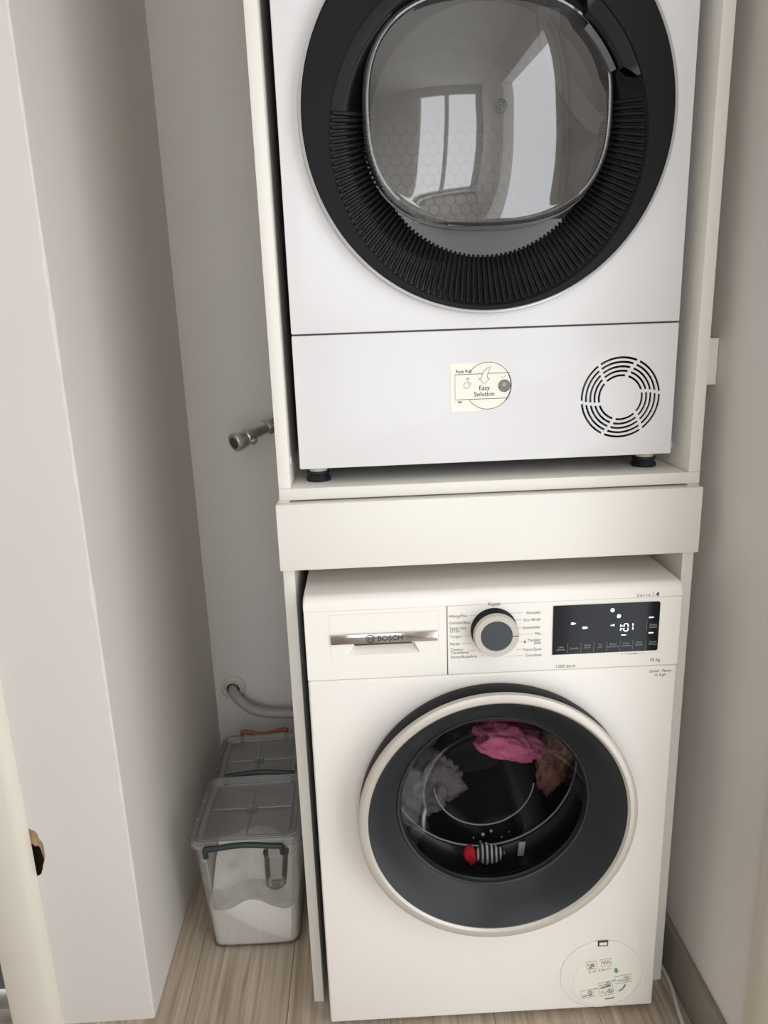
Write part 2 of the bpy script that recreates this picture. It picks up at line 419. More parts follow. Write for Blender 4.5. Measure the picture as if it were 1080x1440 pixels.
# ------------------------------------------------------------------ washing machine (local: x across, y into the niche, z up)
wyaw = -0.0088; wx, wy = 0.0307, -0.0537
wm = tag(empty('washing_machine', (wx + 0.299 * math.cos(wyaw), wy + 0.299 * math.sin(wyaw), 0), wyaw),
         'white front-loading washing machine with a round dark door, standing on the floor', 'washing machine')
HW = 0.299
def shell(bm, z0, z1, y0, y1, t=0.012):
    box(bm, -HW, -HW + t, y0, y1, z0, z1); box(bm, HW - t, HW, y0, y1, z0, z1)
    box(bm, -HW + t, HW - t, y0, y1, z0, z0 + t); box(bm, -HW + t, HW - t, y1 - t, y1, z0 + t, z1)
    return bm
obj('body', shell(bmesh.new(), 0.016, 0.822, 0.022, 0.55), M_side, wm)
front = obj('front_panel', B(-HW, HW, 0, 0.021, 0.0102, 0.7026, bev=0.004, seg=3), M_washw, wm)
WZ = 0.4627
cut(front, lathe(bmesh.new(), [(0, -0.02), (0.218, -0.02), (0.205, 0.05), (0, 0.05)], 0, WZ, 128), M_gasket)
# pump flap groove
fx, fz, fr = 0.200, 0.0875, 0.0755
cut(front, lathe(bmesh.new(), [(fr, -0.002), (fr, 0.0016), (fr + 0.0013, 0.0016), (fr + 0.0013, -0.002)], fx, fz, 96, close=True))
# top: rounded front edge
def top_profile():
    bm = bmesh.new()
    prof = [(0.0005, 0.822), (0.0005, 0.832)] + [(0.0005 + 0.013 * (1 - math.cos(a)), 0.832 + 0.0135 * math.sin(a)) for a in [PI / 2 * i / 8 for i in range(1, 9)]] + [(0.55, 0.847), (0.55, 0.822)]
    xs = [(-HW, 0.004), (-HW + 0.0012, 0.0015), (-HW + 0.004, 0), (HW - 0.004, 0), (HW - 0.0012, 0.0015), (HW, 0.004)]
    zm = 0.847
    rings = [[(x, y, z - (ins if z > 0.83 else 0)) for y, z in prof] for x, ins in xs]
    return loft(bm, rings, True, True)
obj('top_cover', top_profile(), M_washw, wm)
# control panel right of the detergent drawer
PZ0, PZ1 = 0.7036, 0.8216
cpan = obj('control_panel', B(-0.0738, HW, 0.0002, 0.021, PZ0, PZ1, bev=0.0008, seg=1), M_panelw, wm)
PY = -0.0001
draw = obj('detergent_drawer', B(-HW, -0.0752, 0.0002, 0.021, PZ0, PZ1, bev=0.0008, seg=1), M_panelw, wm)
# pull scoop under the chrome strip
sb = bmesh.new()
A = [(-0.2265, 0.7625), (-0.1255, 0.7625), (-0.1165, 0.7440), (-0.2400, 0.7440)]
Bk = [(-0.2225, 0.7705), (-0.1305, 0.7705), (-0.1310, 0.7560), (-0.2220, 0.7560)]
loft(sb, [[(x, -0.001, z) for x, z in A], [(x, 0.014, z) for x, z in Bk]], True, True)
cut(draw, sb)
# thin frame groove of the drawer's inset field
for q in ((-0.2598, -0.2592, 0.7380, 0.8142), (-0.0888, -0.0882, 0.7380, 0.8142), (-0.2598, -0.0882, 0.8146, 0.8151)):
    cut(draw, B(q[0], q[1], -0.002, 0.0010, q[2], q[3]))
ch = obj('chrome_strip', B(-0.2586, -0.0892, -0.0035, 0.0004, 0.7655, 0.7818, bev=0.0012), M_chrome, draw)
def logo():
    bm = bmesh.new(); cx, cz = -0.1965, 0.7737
    stroke(bm, circ(cx, cz, 0.0064, n=36)[:-1], 0.0013, -0.0036, th=0.0004, closed=True)
    for s in (-1, 1): stroke(bm, circ(cx, cz, 0.0036, -58, 58, 10) if s > 0 else circ(cx, cz, 0.0036, 122, 238, 10), 0.0012, -0.0036, th=0.0004)
    stroke(bm, [(cx - 0.0032, cz), (cx + 0.0032, cz)], 0.0012, -0.0036, th=0.0004)
    return bm
obj('logo', logo(), M_dprint, draw)
text('brand_lettering', 'BOSCH', -0.1855, 0.7697, 0.0125, M_dprint, draw, -0.0038, bold=0.0002)
obj('slot', B(-0.2222, -0.1308, -0.0005, 0.004, 0.7615, 0.7652, bev=0.0006), M_gap, draw)
# upper band across the machine: front of the top, so both parts meet its seam
obj('seam', B(-0.0752, -0.0738, 0.002, 0.0208, PZ0, PZ1), M_gap, wm)

# knob
KX, KZ = -0.0005, 0.7785
kb = lathe(bmesh.new(), [(0.0368, 0.0), (0.0368, -0.003), (0.0355, -0.006), (0.0350, -0.0225), (0.0338, -0.0246), (0, -0.0246)], KX, KZ, 96)
kn = obj('program_knob', kb, M_black, wm)
obj('knob_ring', lathe(bmesh.new(), [(0.0356, -0.0190), (0.0352, -0.0240), (0.0338, -0.0262), (0.0250, -0.0262), (0.0244, -0.0246)], KX, KZ, 96), M_silver, kn)
obj('knob_face', lathe(bmesh.new(), [(0.0245, -0.0246), (0.0240, -0.0254), (0, -0.0254)], KX, KZ, 72), M_knobc, kn)
obj('knob_pointer', B(KX + 0.0242, KX + 0.0345, -0.0266, -0.0255, KZ - 0.0016, KZ - 0.0003), M_dprint, kn)
# programme names
S = 0.0082
left = [('AllergyPlus', -0.0718, 0.8037), ('Gömlek/Bluz', -0.0714, 0.7922), ('Süper kısa\n15\'/30\'', -0.0710, 0.7832), ('Yorgan', -0.0704, 0.7690), ('Perde', -0.0700, 0.7562), ('Tambur\nTemizleme', -0.0695, 0.7462), ('Sıkma/Boşaltma', -0.0692, 0.7335)]
for s, x, z in left: text('printed_label', s, x, z - 0.0015, S * 0.80, M_print, cpan, PY, ls=0.80)
right = [('Pamuklu', 0.0738, 0.8045), ('Eco 40-60', 0.0740, 0.7925), ('Sentetikler', 0.0743, 0.7795), ('Mix', 0.0752, 0.7685), ('Yünlüler\nElde', 0.0757, 0.7575), ('Narin/İpek', 0.0765, 0.7415), ('Durulama', 0.0770, 0.7315)]
for s, x, z in right: text('printed_label', s, x, z - 0.0022, S * 0.80, M_print, cpan, PY, align='RIGHT', ls=0.80)
text('printed_label', 'Kapalı', 0.0003, 0.8192, S, M_print, cpan, PY, align='CENTER')
for x0, x1, z in ((-0.040, -0.024, 0.8045), (-0.0335, -0.030, 0.7930), (-0.034, -0.031, 0.7835), (-0.050, -0.036, 0.7700), (-0.052, -0.035, 0.7575), (-0.041, -0.030, 0.7445), (-0.022, -0.016, 0.7345),
                  (0.022, 0.0455, 0.8050), (0.032, 0.0440, 0.7930), (0.038, 0.0430, 0.7800), (0.040, 0.0640, 0.7685), (0.040, 0.046, 0.7555), (0.034, 0.0460, 0.7425), (0.022, 0.0470, 0.7315)):
    obj('label_line', stroke(bmesh.new(), [(x0, z), (x1, z)], 0.00045, PY, th=0.0001), M_printl, cpan)
ic = bmesh.new(); stroke(ic, [(0.0480, 0.7535), (0.0495, 0.7580), (0.0510, 0.7535)], 0.001, PY); stroke(ic, circ(0.0495, 0.7550, 0.0016, n=12)[:-1], 0.0008, PY, closed=True)
obj('wool_icon', ic, M_print, cpan)
text('printed_label', 'S e r i e', 0.2262, 0.8250 - 0.0015, 0.0068, M_print, cpan, PY)
obj('divider_bar', stroke(bmesh.new(), [(0.2522, 0.8218), (0.2522, 0.8300)], 0.0006, PY), M_print, cpan)
text('printed_label', '4', 0.2565, 0.8250 - 0.0020, 0.0100, M_dprint, cpan, PY, bold=0.0003)
text('printed_label', '1200 devir', 0.0993, 0.7068, 0.0078, M_print, cpan, PY)
text('printed_label', '10 kg', 0.2520, 0.7108, 0.0082, M_print, cpan, PY)
text('printed_label', 'Lamar  Piama', 0.2530, 0.6912, 0.0066, M_dprint, front, -0.0001, shear=0.35)
text('printed_label', 'm 4 gh', 0.2620, 0.6842, 0.0066, M_dprint, front, -0.0001, shear=0.35)
for x0, x1 in ((0.2050, 0.2165), (0.2320, 0.2440)): obj('label_line', stroke(bmesh.new(), [(x0, 0.7262), (x1, 0.7262)], 0.0004, PY, th=0.0001), M_printl, cpan)
text('printed_label', '3 sn basılı', 0.2243, 0.7248, 0.0040, M_print, cpan, PY, align='CENTER')

# display
DX0, DX1, DZ0, DZ1 = 0.0938, 0.2640, 0.7305, 0.8142
dpoly = []
for cx_, cz_, a0 in ((DX1 - 0.003, DZ1 - 0.003, 0), (DX0 + 0.0006, DZ1 - 0.0006, 90), (DX0 + 0.0006, DZ0 + 0.0006, 180), (DX1 - 0.003, DZ0 + 0.003, 270)):
    rr = 0.003 if cx_ > 0.2 else 0.0006
    dpoly += circ(cx_, cz_, rr, a0, a0 + 90, 6)
disp = obj('display', prism(bmesh.new(), dpoly, -0.0012, 0.001), M_disp, wm)
DY = -0.0013
digits = bmesh.new()
def seg7(x, z, w, h, segs, t=0.0017):
    P = {'a': ((x, z + h), (x + w, z + h)), 'g': ((x, z + h / 2), (x + w, z + h / 2)), 'd': ((x, z), (x + w, z)), 'f': ((x, z + h / 2), (x, z + h)), 'b': ((x + w, z + h / 2), (x + w, z + h)), 'e': ((x, z), (x, z + h / 2)), 'c': ((x + w, z), (x + w, z + h / 2))}
    for s in segs:
        (ax, az), (bx, bz) = P[s]; dx, dz = (0.0009 if ax != bx else 0), (0.0009 if az != bz else 0)
        stroke(digits, [(ax + dx, az + dz), (bx - dx, bz - dz)], t, DY)
seg7(0.1950, 0.7665, 0.0072, 0.0125, 'bc'); seg7(0.2075, 0.7665, 0.0066, 0.0125, 'abcdef'); seg7(0.2145, 0.7675, 0.0072, 0.0125, 'bc')
for z in (0.7705, 0.7755): prism(digits, circ(0.2048, z, 0.0009, n=10)[:-1], DY - 0.0003, DY)
obj('time_digits', digits, M_led, disp)
def dot(x, z, r): return prism(bmesh.new(), circ(x, z, r, n=18)[:-1], DY - 0.0003, DY)
def bar(x, z, w, h): return prism(bmesh.new(), [(x - w / 2, z - h / 2), (x + w / 2 - h, z - h / 2), (x + w / 2, z), (x + w / 2 - h, z + h / 2), (x - w / 2, z + h / 2)], DY - 0.0003, DY)
for x, z in ((0.1878, 0.8030), (0.1985, 0.7925)):
    i_ = obj('status_light', prism(stroke(bmesh.new(), circ(x, z, 0.0026, n=20)[:-1], 0.0014, DY, closed=True), circ(x, z - 0.0004, 0.0014, n=12)[:-1], DY - 0.0003, DY), M_led, disp)
obj('status_light', dot(0.1905, 0.7775, 0.0018), M_led, disp); obj('status_light', bar(0.1872, 0.7772, 0.003, 0.0016), M_led, disp)
obj('status_light', bar(0.1265, 0.7832, 0.0082, 0.0036), M_led, disp)
obj('status_light', bar(0.1455, 0.7752, 0.0092, 0.0040), M_led, disp)
obj('status_light', bar(0.2080, 0.7598, 0.0085, 0.0016), M_led, disp)
obj('status_light', bar(0.2510, 0.7880, 0.0085, 0.0020), M_led, disp); obj('status_light', bar(0.2520, 0.7615, 0.0085, 0.0018), M_led, disp)
for x in (0.1180, 0.1395, 0.1600, 0.1808, 0.2024, 0.2230, 0.2440): obj('key_divider', stroke(bmesh.new(), [(x, 0.7330), (x + 0.0004, 0.7500)], 0.0004, DY, th=0.0001), M_wprint, disp)
obj('key_divider', stroke(bmesh.new(), [(0.2440, 0.766), (0.2440, 0.784)], 0.0004, DY, th=0.0001), M_wprint, disp)
for s, x, z in (('Leke\nçıkarma', 0.1072, 0.7420), ('Sıcaklık', 0.1288, 0.7390), ('Sıkma\ndevri', 0.1500, 0.7435), ('Su\nartı', 0.1705, 0.7435), ('Speed\nDurulama', 0.1916, 0.7435), ('Kolay\nÜtüleme', 0.2128, 0.7440), ('Bitiş\nZamanı', 0.2335, 0.7445), ('Başlat\nBeklet', 0.2548, 0.7740), ('Speed\nPerfect', 0.2555, 0.7445)):
    text('key_label', s, x, z, 0.0047, M_wprint, disp, DY, align='CENTER', ls=0.9)

# washer door
door = obj('door', lathe(bmesh.new(), [(0.2120, 0.004), (0.2235, -0.002), (0.2270, -0.014), (0.2270, -0.040), (0.2235, -0.0450), (0.213, -0.0450), (0.205, -0.034), (0.158, 0.004), (0.158, 0.012), (0.205, 0.012)], 0, WZ, 128, close=True), M_black, wm)
obj('door_ring', lathe(bmesh.new(), [(0.2268, -0.0380), (0.2288, -0.0420), (0.2282, -0.0500), (0.2245, -0.0522), (0.2160, -0.0515), (0.2125, -0.0480), (0.2130, -0.0440)], 0, WZ, 128, close=True), M_silver, door)
obj('door_dish', lathe(bmesh.new(), [(0.2128, -0.0462), (0.2060, -0.0420), (0.1900, -0.0270), (0.1725, -0.0090), (0.1655, -0.0030), (0.1610, 0.0008), (0.1590, 0.0030), (0.1590, 0.008)], 0, WZ, 128), M_dish, door)
obj('lip_ring', lathe(bmesh.new(), [(0.1650, -0.0020), (0.1630, -0.0042), (0.1595, -0.0030), (0.1580, 0.0010), (0.1560, 0.004)], 0, WZ, 96), M_gasket, door)
obj('door_bowl', lathe(bmesh.new(), [(0.1575, 0.006), (0.1520, 0.018), (0.1380, 0.042), (0.1180, 0.072), (0.1000, 0.090), (0.090, 0.096), (0.060, 0.0995), (0, 0.101)], 0, WZ, 96), M_glassw, door)
gk = lathe(bmesh.new(), [(0.159, 0.008), (0.168, 0.016), (0.176, 0.022), (0.172, 0.030), (0.180, 0.038), (0.187, 0.050), (0.188, 0.085), (0.180, 0.096), (0.174, 0.100), (0.174, 0.106)], 0, WZ, 96)
for v in bpy.data.objects['door_bowl'].data.vertices:      # the bowl's floor hangs a little low, like a ship's bow
    v.co.z -= 0.028 * max(0, (v.co.y - 0.006) / 0.095) ** 1.3
bz = WZ - 0.026
obj('bowl_edge', tube(bmesh.new(), [(0.0925 * math.cos(a_), 0.0950, bz + 0.0925 * math.sin(a_)) for a_ in [PI * (1.03 + 0.94 * i / 60) for i in range(61)]], 0.0016, n=8), mat('bowl_edge_grey', (98, 98, 97), 0.3), bpy.data.objects['door_bowl'])
for dx_, dz_, r_ in ((-0.004, -0.104, 0.0042), (0.012, -0.100, 0.0032), (0.003, -0.116, 0.0036), (-0.010, -0.112, 0.0028), (0.030, -0.106, 0.0022), (0.044, -0.098, 0.0018), (-0.022, -0.106, 0.0022)):
    dbm = bmesh.new(); bmesh.ops.create_uvsphere(dbm, u_segments=12, v_segments=8, radius=1)
    yy_ = 0.096 - (math.hypot(dx_, dz_) - 0.092) * 1.05
    for v in dbm.verts: v.co = Vector((dx_ + v.co.x * r_ * 0.8, yy_ - 0.001 + v.co.y * r_ * 0.4, bz + dz_ + v.co.z * r_))
    obj('water_drop', dbm, M_side, bpy.data.objects['door_bowl'])
obj('gasket', gk, M_gasket, wm)
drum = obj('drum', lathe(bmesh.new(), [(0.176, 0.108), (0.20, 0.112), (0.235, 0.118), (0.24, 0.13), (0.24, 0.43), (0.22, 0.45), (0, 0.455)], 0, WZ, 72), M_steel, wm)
obj('drum_rim', lathe(bmesh.new(), [(0.1742, 0.104), (0.1722, 0.107), (0.1742, 0.110), (0.1765, 0.107)], 0, WZ, 96, close=True), M_ring, drum)
for k in range(3):
    a = math.radians(60 + 120 * k); c, s = math.cos(a), math.sin(a)
    bm = bmesh.new(); R0 = 0.238
    ring = []
    for w, h in ((0.035, 0), (0.022, 0.030), (0.008, 0.048), (-0.008, 0.048), (-0.022, 0.030), (-0.035, 0)):
        ring.append(((R0 - h) * c - w * s, (R0 - h) * s + w * c))
    prism(bm, [(x, z + WZ) for x, z in ring], 0.15, 0.42); obj('drum_paddle', bm, M_side, drum)
# pump flap
flap = obj('pump_flap', lathe(bmesh.new(), [(fr - 0.0004, 0.0012), (fr - 0.0008, -0.0006), (fr - 0.003, -0.0012), (0, -0.0014)], fx, fz, 96), M_washw, wm)
lt = obj('flap_latch', B(fx - 0.0092, fx + 0.0092, -0.0030, -0.001, 0.1528, 0.1640, bev=0.0006), M_gap, flap)
obj('latch_insert', B(fx - 0.0070, fx + 0.0070, -0.0036, -0.0029, 0.1555, 0.1615, bev=0.0002), M_washw, lt)
stk = obj('service_sticker', prism(bmesh.new(), superell(0.2080, 0.0740, 0.0600, 0.0570, 2.0, 60), -0.0018, -0.0013), M_paper, flap)
SY = -0.0019; R_ = math.radians(9); ox, oz = 0.2080, 0.0740
def rp(x, z): return (ox + x * math.cos(R_) - z * math.sin(R_), oz + x * math.sin(R_) + z * math.cos(R_))
def rect(x0, z0, x1, z1): return [rp(x0, z0), rp(x1, z0), rp(x1, z1), rp(x0, z1)]
def pict(pts, w, closed=False): obj('pictogram', stroke(bmesh.new(), pts, w, SY, closed=closed), M_print, stk)
for q in ((-0.0300, 0.0320, -0.0120, 0.0490), (-0.0030, 0.0330, 0.0150, 0.0490), (-0.0480, -0.0310, -0.0240, -0.0140), (-0.0135, -0.0330, 0.0120, -0.0030), (0.0180, -0.0120, 0.0480, 0.0050)): pict(rect(*q), 0.0006, True)
for x0, x1, z, a, w in ((-0.028, -0.016, 0.040, 0.004, 2), (-0.027, -0.020, 0.0350, 0.002, 2), (-0.001, 0.013, 0.041, 0.004, 3), (-0.046, -0.027, -0.026, 0.002, 1), (-0.0115, 0.010, -0.0265, 0.003, 2), (-0.0115, 0.004, -0.0100, 0.002, 2), (0.021, 0.034, -0.006, 0.002, 2)):
    pict([rp(x0 + (x1 - x0) * i / 24, z + a * math.sin(2 * PI * w * i / 24)) for i in range(25)], 0.0009)
for x, z, r in ((-0.031, -0.0205, 0.0042), (0.0045, -0.0080, 0.0040), (0.0060, -0.0250, 0.0045), (0.0390, -0.0035, 0.0052), (-0.0190, 0.0405, 0.0035)):
    c0 = rp(x, z); pict(circ(c0[0], c0[1], r, n=18)[:-1], 0.0008, True); pict(circ(c0[0], c0[1], r * 0.5, n=12)[:-1], 0.0009, True)
for x in (-0.0190, 0.0152): pict([rp(x - 0.003, -0.0145 + (0.012 if x > 0 else 0)), rp(x + 0.003, -0.0145 + (0.012 if x > 0 else 0))], 0.0016)
tb = bmesh.new()
prism(tb, [rp(0.0195, 0.0245), rp(0.0245, 0.0245), rp(0.0245, 0.0185), rp(0.0275, 0.0185), rp(0.0220, 0.0125), rp(0.0165, 0.0185), rp(0.0195, 0.0185)], SY - 0.0003, SY)
obj('down_arrow', tb, M_teal, stk)
tb = bmesh.new(); cc = rp(0.016, -0.010)
stroke(tb, circ(cc[0], cc[1], 0.0200, -65, -10, 14), 0.0030, SY); obj('curved_arrow', tb, M_teal, stk)
tb = bmesh.new(); stroke(tb, [rp(-0.011, -0.0150), rp(0.009, -0.0135)], 0.0030, SY); stroke(tb, [rp(-0.046, -0.0285), rp(-0.028, -0.0250)], 0.0012, SY); obj('water_marks', tb, M_teal, stk)
obj('red_mark', stroke(bmesh.new(), [rp(-0.0050, -0.0420), rp(0.0120, -0.0420)], 0.0022, SY), M_red, stk)
q0 = rp(-0.028, 0.0235); text('printed_label', 'E:18 / E:36-10', q0[0], q0[1], 0.0072, M_print, stk, SY, rot=R_)
# feet of the washer
for x in (-0.24, 0.24):
    for y in (0.07, 0.50):
        bm = bmesh.new(); tube(bm, [(x, y, 0.0), (x, y, 0.007), (x, y, 0.008), (x, y, 0.018)], [0.021, 0.021, 0.011, 0.011], n=20); obj('foot', bm, M_rubber, wm)

# laundry inside the washer drum
def wpos(x, y, z):
    c, s = math.cos(wyaw), math.sin(wyaw); return (wm.location.x + x * c - y * s, wm.location.y + x * s + y * c, z)
def crumple(name, pos, size, m, label, seed, fold=0.3, freq=2.2, rot=(0, 0, 0), sub=5):
    bm = bmesh.new(); bmesh.ops.create_icosphere(bm, subdivisions=sub, radius=1)
    o = Vector((seed * 3.1, seed * 1.7, seed * 0.9))
    for v in bm.verts:
        d = v.co.normalized()
        n1 = noise.noise(d * 1.1 + o); n2 = 1 - abs(noise.noise(d * freq + o * 2)) * 2; n3 = 1 - abs(noise.noise(d * freq * 2.4 + o)) * 2
        r = 1 + 0.35 * n1 + fold * 0.55 * (n2 - 0.5) + fold * 0.22 * (n3 - 0.5)
        v.co = Vector((d.x * r * size[0], d.y * r * size[1], d.z * r * size[2]))
    e = Matrix.Rotation(rot[1], 3, 'Y')
    for v in bm.verts: v.co = e @ v.co
    ob = obj(name, bm, m, smooth=80); ob.location = wpos(*pos); return tag(ob, label, 'laundry', 'wet laundry in the washer drum')
crumple('pink_towel', (0.062, 0.165, 0.478), (0.062, 0.040, 0.034), mat('pink_cotton', (226, 116, 158), 0.9, vary=0.12, scale=25, bump=0.4, bscale=300), 'crumpled bright pink cloth behind the washer door glass', 3, 0.5, rot=(0, 0.35, 0))
crumple('beige_shirt', (0.165, 0.215, 0.425), (0.036, 0.040, 0.085), mat('beige_cotton', (176, 128, 112), 0.9, vary=0.15, scale=25, bump=0.3, bscale=300), 'dusky beige cloth hanging beside the pink cloth in the washer', 5, 0.5, rot=(0, 0.25, 0))
crumple('grey_shirt', (-0.090, 0.200, 0.365), (0.062, 0.050, 0.055), mat('grey_cotton', (120, 112, 110), 0.9, vary=0.15, scale=25, bump=0.3, bscale=300), 'grey cloth heaped on the other side of the drum from the pink cloth', 8, 0.5)
crumple('maroon_shirt', (-0.105, 0.230, 0.500), (0.070, 0.05, 0.030), mat('maroon_cotton', (120, 66, 64), 0.9, vary=0.15, scale=25, bump=0.3, bscale=300), 'dark maroon cloth above the grey cloth in the washer drum', 12, 0.5, rot=(0, -0.5, 0))
crumple('red_sock', (-0.030, 0.068, 0.302), (0.012, 0.012, 0.018), mat('red_cotton', (214, 30, 52), 0.85, vary=0.1, scale=40), 'small bright red cloth at the bottom of the door gasket', 15, 0.3, sub=4)
def stripe_mat():
    m = bpy.data.materials.new('striped_knit'); m.use_nodes = True; nt = m.node_tree; b = nt.nodes['Principled BSDF']; b.inputs['Roughness'].default_value = 0.9
    tc = nt.nodes.new('ShaderNodeTexCoord'); w = nt.nodes.new('ShaderNodeTexWave'); w.inputs['Scale'].default_value = 38; w.inputs['Distortion'].default_value = 1.0
    nt.links.new(tc.outputs['Object'], w.inputs[0]); rp_ = nt.nodes.new('ShaderNodeValToRGB'); rp_.color_ramp.interpolation = 'CONSTANT'
    rp_.color_ramp.elements[0].color = (*lin((28, 28, 30)), 1); rp_.color_ramp.elements[1].color = (*lin((205, 200, 196)), 1); rp_.color_ramp.elements[1].position = 0.6
    nt.links.new(w.outputs['Color'], rp_.inputs[0]); nt.links.new(rp_.outputs[0], b.inputs['Base Color']); return m
crumple('striped_sock', (0.005, 0.070, 0.302), (0.026, 0.012, 0.019), stripe_mat(), 'black and white striped sock beside the small red cloth', 18, 0.25, sub=4)
ct = obj('care_tag', B(-0.006, 0.006, -0.001, 0.001, -0.016, 0.016, bev=0.0004), mat('tag_fabric', (214, 206, 196), 0.8)); ct.location = wpos(0.066, 0.072, 0.306); ct.rotation_euler = (0.1, 0.05, 0.1)
tag(ct, 'small pale fabric tag next to the striped sock', 'fabric tag')

# ------------------------------------------------------------------ tumble dryer
dyaw = 0.0138; dx, dy = 0.0338, 0.0157
dm = tag(empty('tumble_dryer', (dx + 0.299 * math.cos(dyaw), dy + 0.299 * math.sin(dyaw), ZS), dyaw),
         'white tumble dryer with a black ribbed door standing on the cabinet shelf', 'dryer')
ZO = -ZS
def dz(bm):
    bmesh.ops.translate(bm, verts=bm.verts, vec=(0, 0, ZO)); return bm
DB, DSM, DT = 1.0348, 1.2408, 1.85
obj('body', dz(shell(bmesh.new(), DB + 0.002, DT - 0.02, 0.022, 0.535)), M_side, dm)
obj('top_cover', dz(B(-HW, HW, 0.0, 0.54, DT - 0.02, DT, bev=0.004)), M_dryw, dm)
kick = obj('kick_plate', dz(B(-HW, HW, 0, 0.021, DB, DSM - 0.0011, bev=0.0022, seg=2)), M_dryw, dm)
vx, vz = 0.2115, 1.1280 + ZO
vb = bmesh.new()
for k, r in enumerate((0.0345, 0.0415, 0.0483, 0.0552, 0.0620)):
    gap = math.degrees(0.0050 / r)
    for s in range(6):
        a0 = 5 + (4 - k) * 2.6 + 60 * s + gap / 2; a1 = a0 + 60 - gap
        stroke_pts = circ(vx, vz, r, a0, a1, 10)
        L = circ(vx, vz, r + 0.0017, a0, a1, 10); Rr = circ(vx, vz, r - 0.0017, a0, a1, 10)
        prism(vb, L + Rr[::-1], -0.004, 0.03)
cut(kick, lathe(bmesh.new(), [(0, 0.003), (0.072, 0.003), (0.072, 0.03), (0, 0.03)], vx, vz, 64)); cut(kick, vb)
obj('vent_dark_sheet', B(vx - 0.075, vx + 0.075, 0.0215, 0.0235, vz - 0.075, vz + 0.075), M_gblack, kick)  # black sheet added so the slots read dark, standing in for shade inside
fp = obj('front_panel', dz(B(-HW, HW, 0, 0.021, DSM + 0.0011, 1.735, bev=0.0022, seg=2)), M_dryw, dm)
DZC = 1.5326 + ZO
cut(fp, lathe(bmesh.new(), [(0, -0.02), (0.250, -0.02), (0.250, 0.05), (0, 0.05)], 0, DZC, 128))
obj('seam', dz(B(-HW + 0.002, HW - 0.002, 0.004, 0.021, DSM - 0.0011, DSM + 0.0011)), M_gap, dm)
obj('control_panel', dz(B(-HW, HW, 0, 0.021, 1.737, DT - 0.0205, bev=0.002)), M_dryw, dm)
# door: outer silver ring, black face with the opening set low, funnel, ribs, window
IC, IR = (0.0, 1.502 + ZO), 0.2265
GC, GR = (0.004, 1.522 + ZO), 0.172
NT = 160
def ringpts(c, r, y): return [(c[0] + r * math.cos(2 * PI * i / NT), y, c[1] + r * math.sin(2 * PI * i / NT)) for i in range(NT)]
OC = (0.0, DZC)
ddoor = obj('door', loft(bmesh.new(), [ringpts(OC, 0.258, 0.006), ringpts(OC, 0.2655, -0.002), ringpts(OC, 0.2655, -0.0135), ringpts(OC, 0.2635, -0.0152), ringpts(IC, IR + 0.0022, -0.0145), ringpts(IC, IR, -0.0120)]), M_black, dm)
obj('door_ring', lathe(bmesh.new(), [(0.2655, -0.001), (0.2692, -0.001), (0.2700, -0.010), (0.2685, -0.0165), (0.2662, -0.0172), (0.2648, -0.0155)], 0, DZC, NT, close=True), M_ring, ddoor)
YI0, YI1 = -0.0120, 0.044
def fun(t, a):
    """point of the funnel at t (0 outer, 1 inner), angle a"""
    c = (IC[0] + (GC[0] - IC[0]) * t, IC[1] + (GC[1] - IC[1]) * t); r = IR + (GR - IR) * t
    return Vector((c[0] + r * math.cos(a), YI0 + (YI1 - YI0) * (t ** 0.85), c[1] + r * math.sin(a)))
obj('funnel', loft(bmesh.new(), [[fun(t / 6, 2 * PI * i / NT) for i in range(NT)] for t in range(7)]), M_gblack, ddoor)
NR = 150
for i in range(NR):
    a = 2 * PI * i / NR; deg = math.degrees(a)
    if 12 < deg < 168: continue
    bm = bmesh.new(); rows = []
    for t in (0.015, 0.5, 0.985):
        w = 2 * PI / NR * 0.40
        h = 0.0030 * (1.0 if t > 0.1 else 0.5)
        p0, p1 = fun(t, a - w), fun(t, a + w); pm = fun(t, a)
        nrm = Vector((GC[0] - pm.x, 0, GC[1] - pm.z)).normalized() * 0.75 + Vector((0, -0.66, 0))
        rows.append([p0 - nrm * 0.001, p1 - nrm * 0.001, p1 * 0.75 + p0 * 0.25 + nrm * h, p0 * 0.75 + p1 * 0.25 + nrm * h])
    loft(bm, rows, True, True); obj('rib', bm, M_rib, ddoor, smooth=25)
_ha = math.degrees(math.acos((GC[1] - (1.400 + ZO)) / (GR + 0.004)))
obj('lower_plate', prism(bmesh.new(), circ(GC[0], GC[1], GR + 0.004, -90 - _ha, -90 + _ha, 40), 0.0425, 0.0470), M_plate, ddoor)
# handle slot at the upper right of the opening
hb = bmesh.new(); rows = []
for i in range(15):
    a = math.radians(20 + 34 * i / 14); e = min(1, i / 2.0, (14 - i) / 2.0) * 0.8 + 0.2
    def P(r, y): return (IC[0] + r * math.cos(a), y, IC[1] + r * math.sin(a))
    rows.append([P(0.2262, -0.0150), P(0.2262 - 0.018 * e, -0.0125), P(0.2262 - 0.021 * e, 0.0), P(0.2200 - 0.010 * e, 0.006), P(0.2262, 0.0)])
loft(hb, rows, True, True); obj('handle', hb, M_gblack, ddoor)
hb = bmesh.new(); rows = []
for i in range(9):
    a = math.radians(26 + 20 * i / 8)
    def P(r, y): return (IC[0] + r * math.cos(a), y, IC[1] + r * math.sin(a))
    rows.append([P(0.2030, 0.0), P(0.1960, 0.004), P(0.1960, 0.012), P(0.2060, 0.012)])
loft(hb, rows, True, True); obj('handle_plate', hb, M_plate, ddoor)
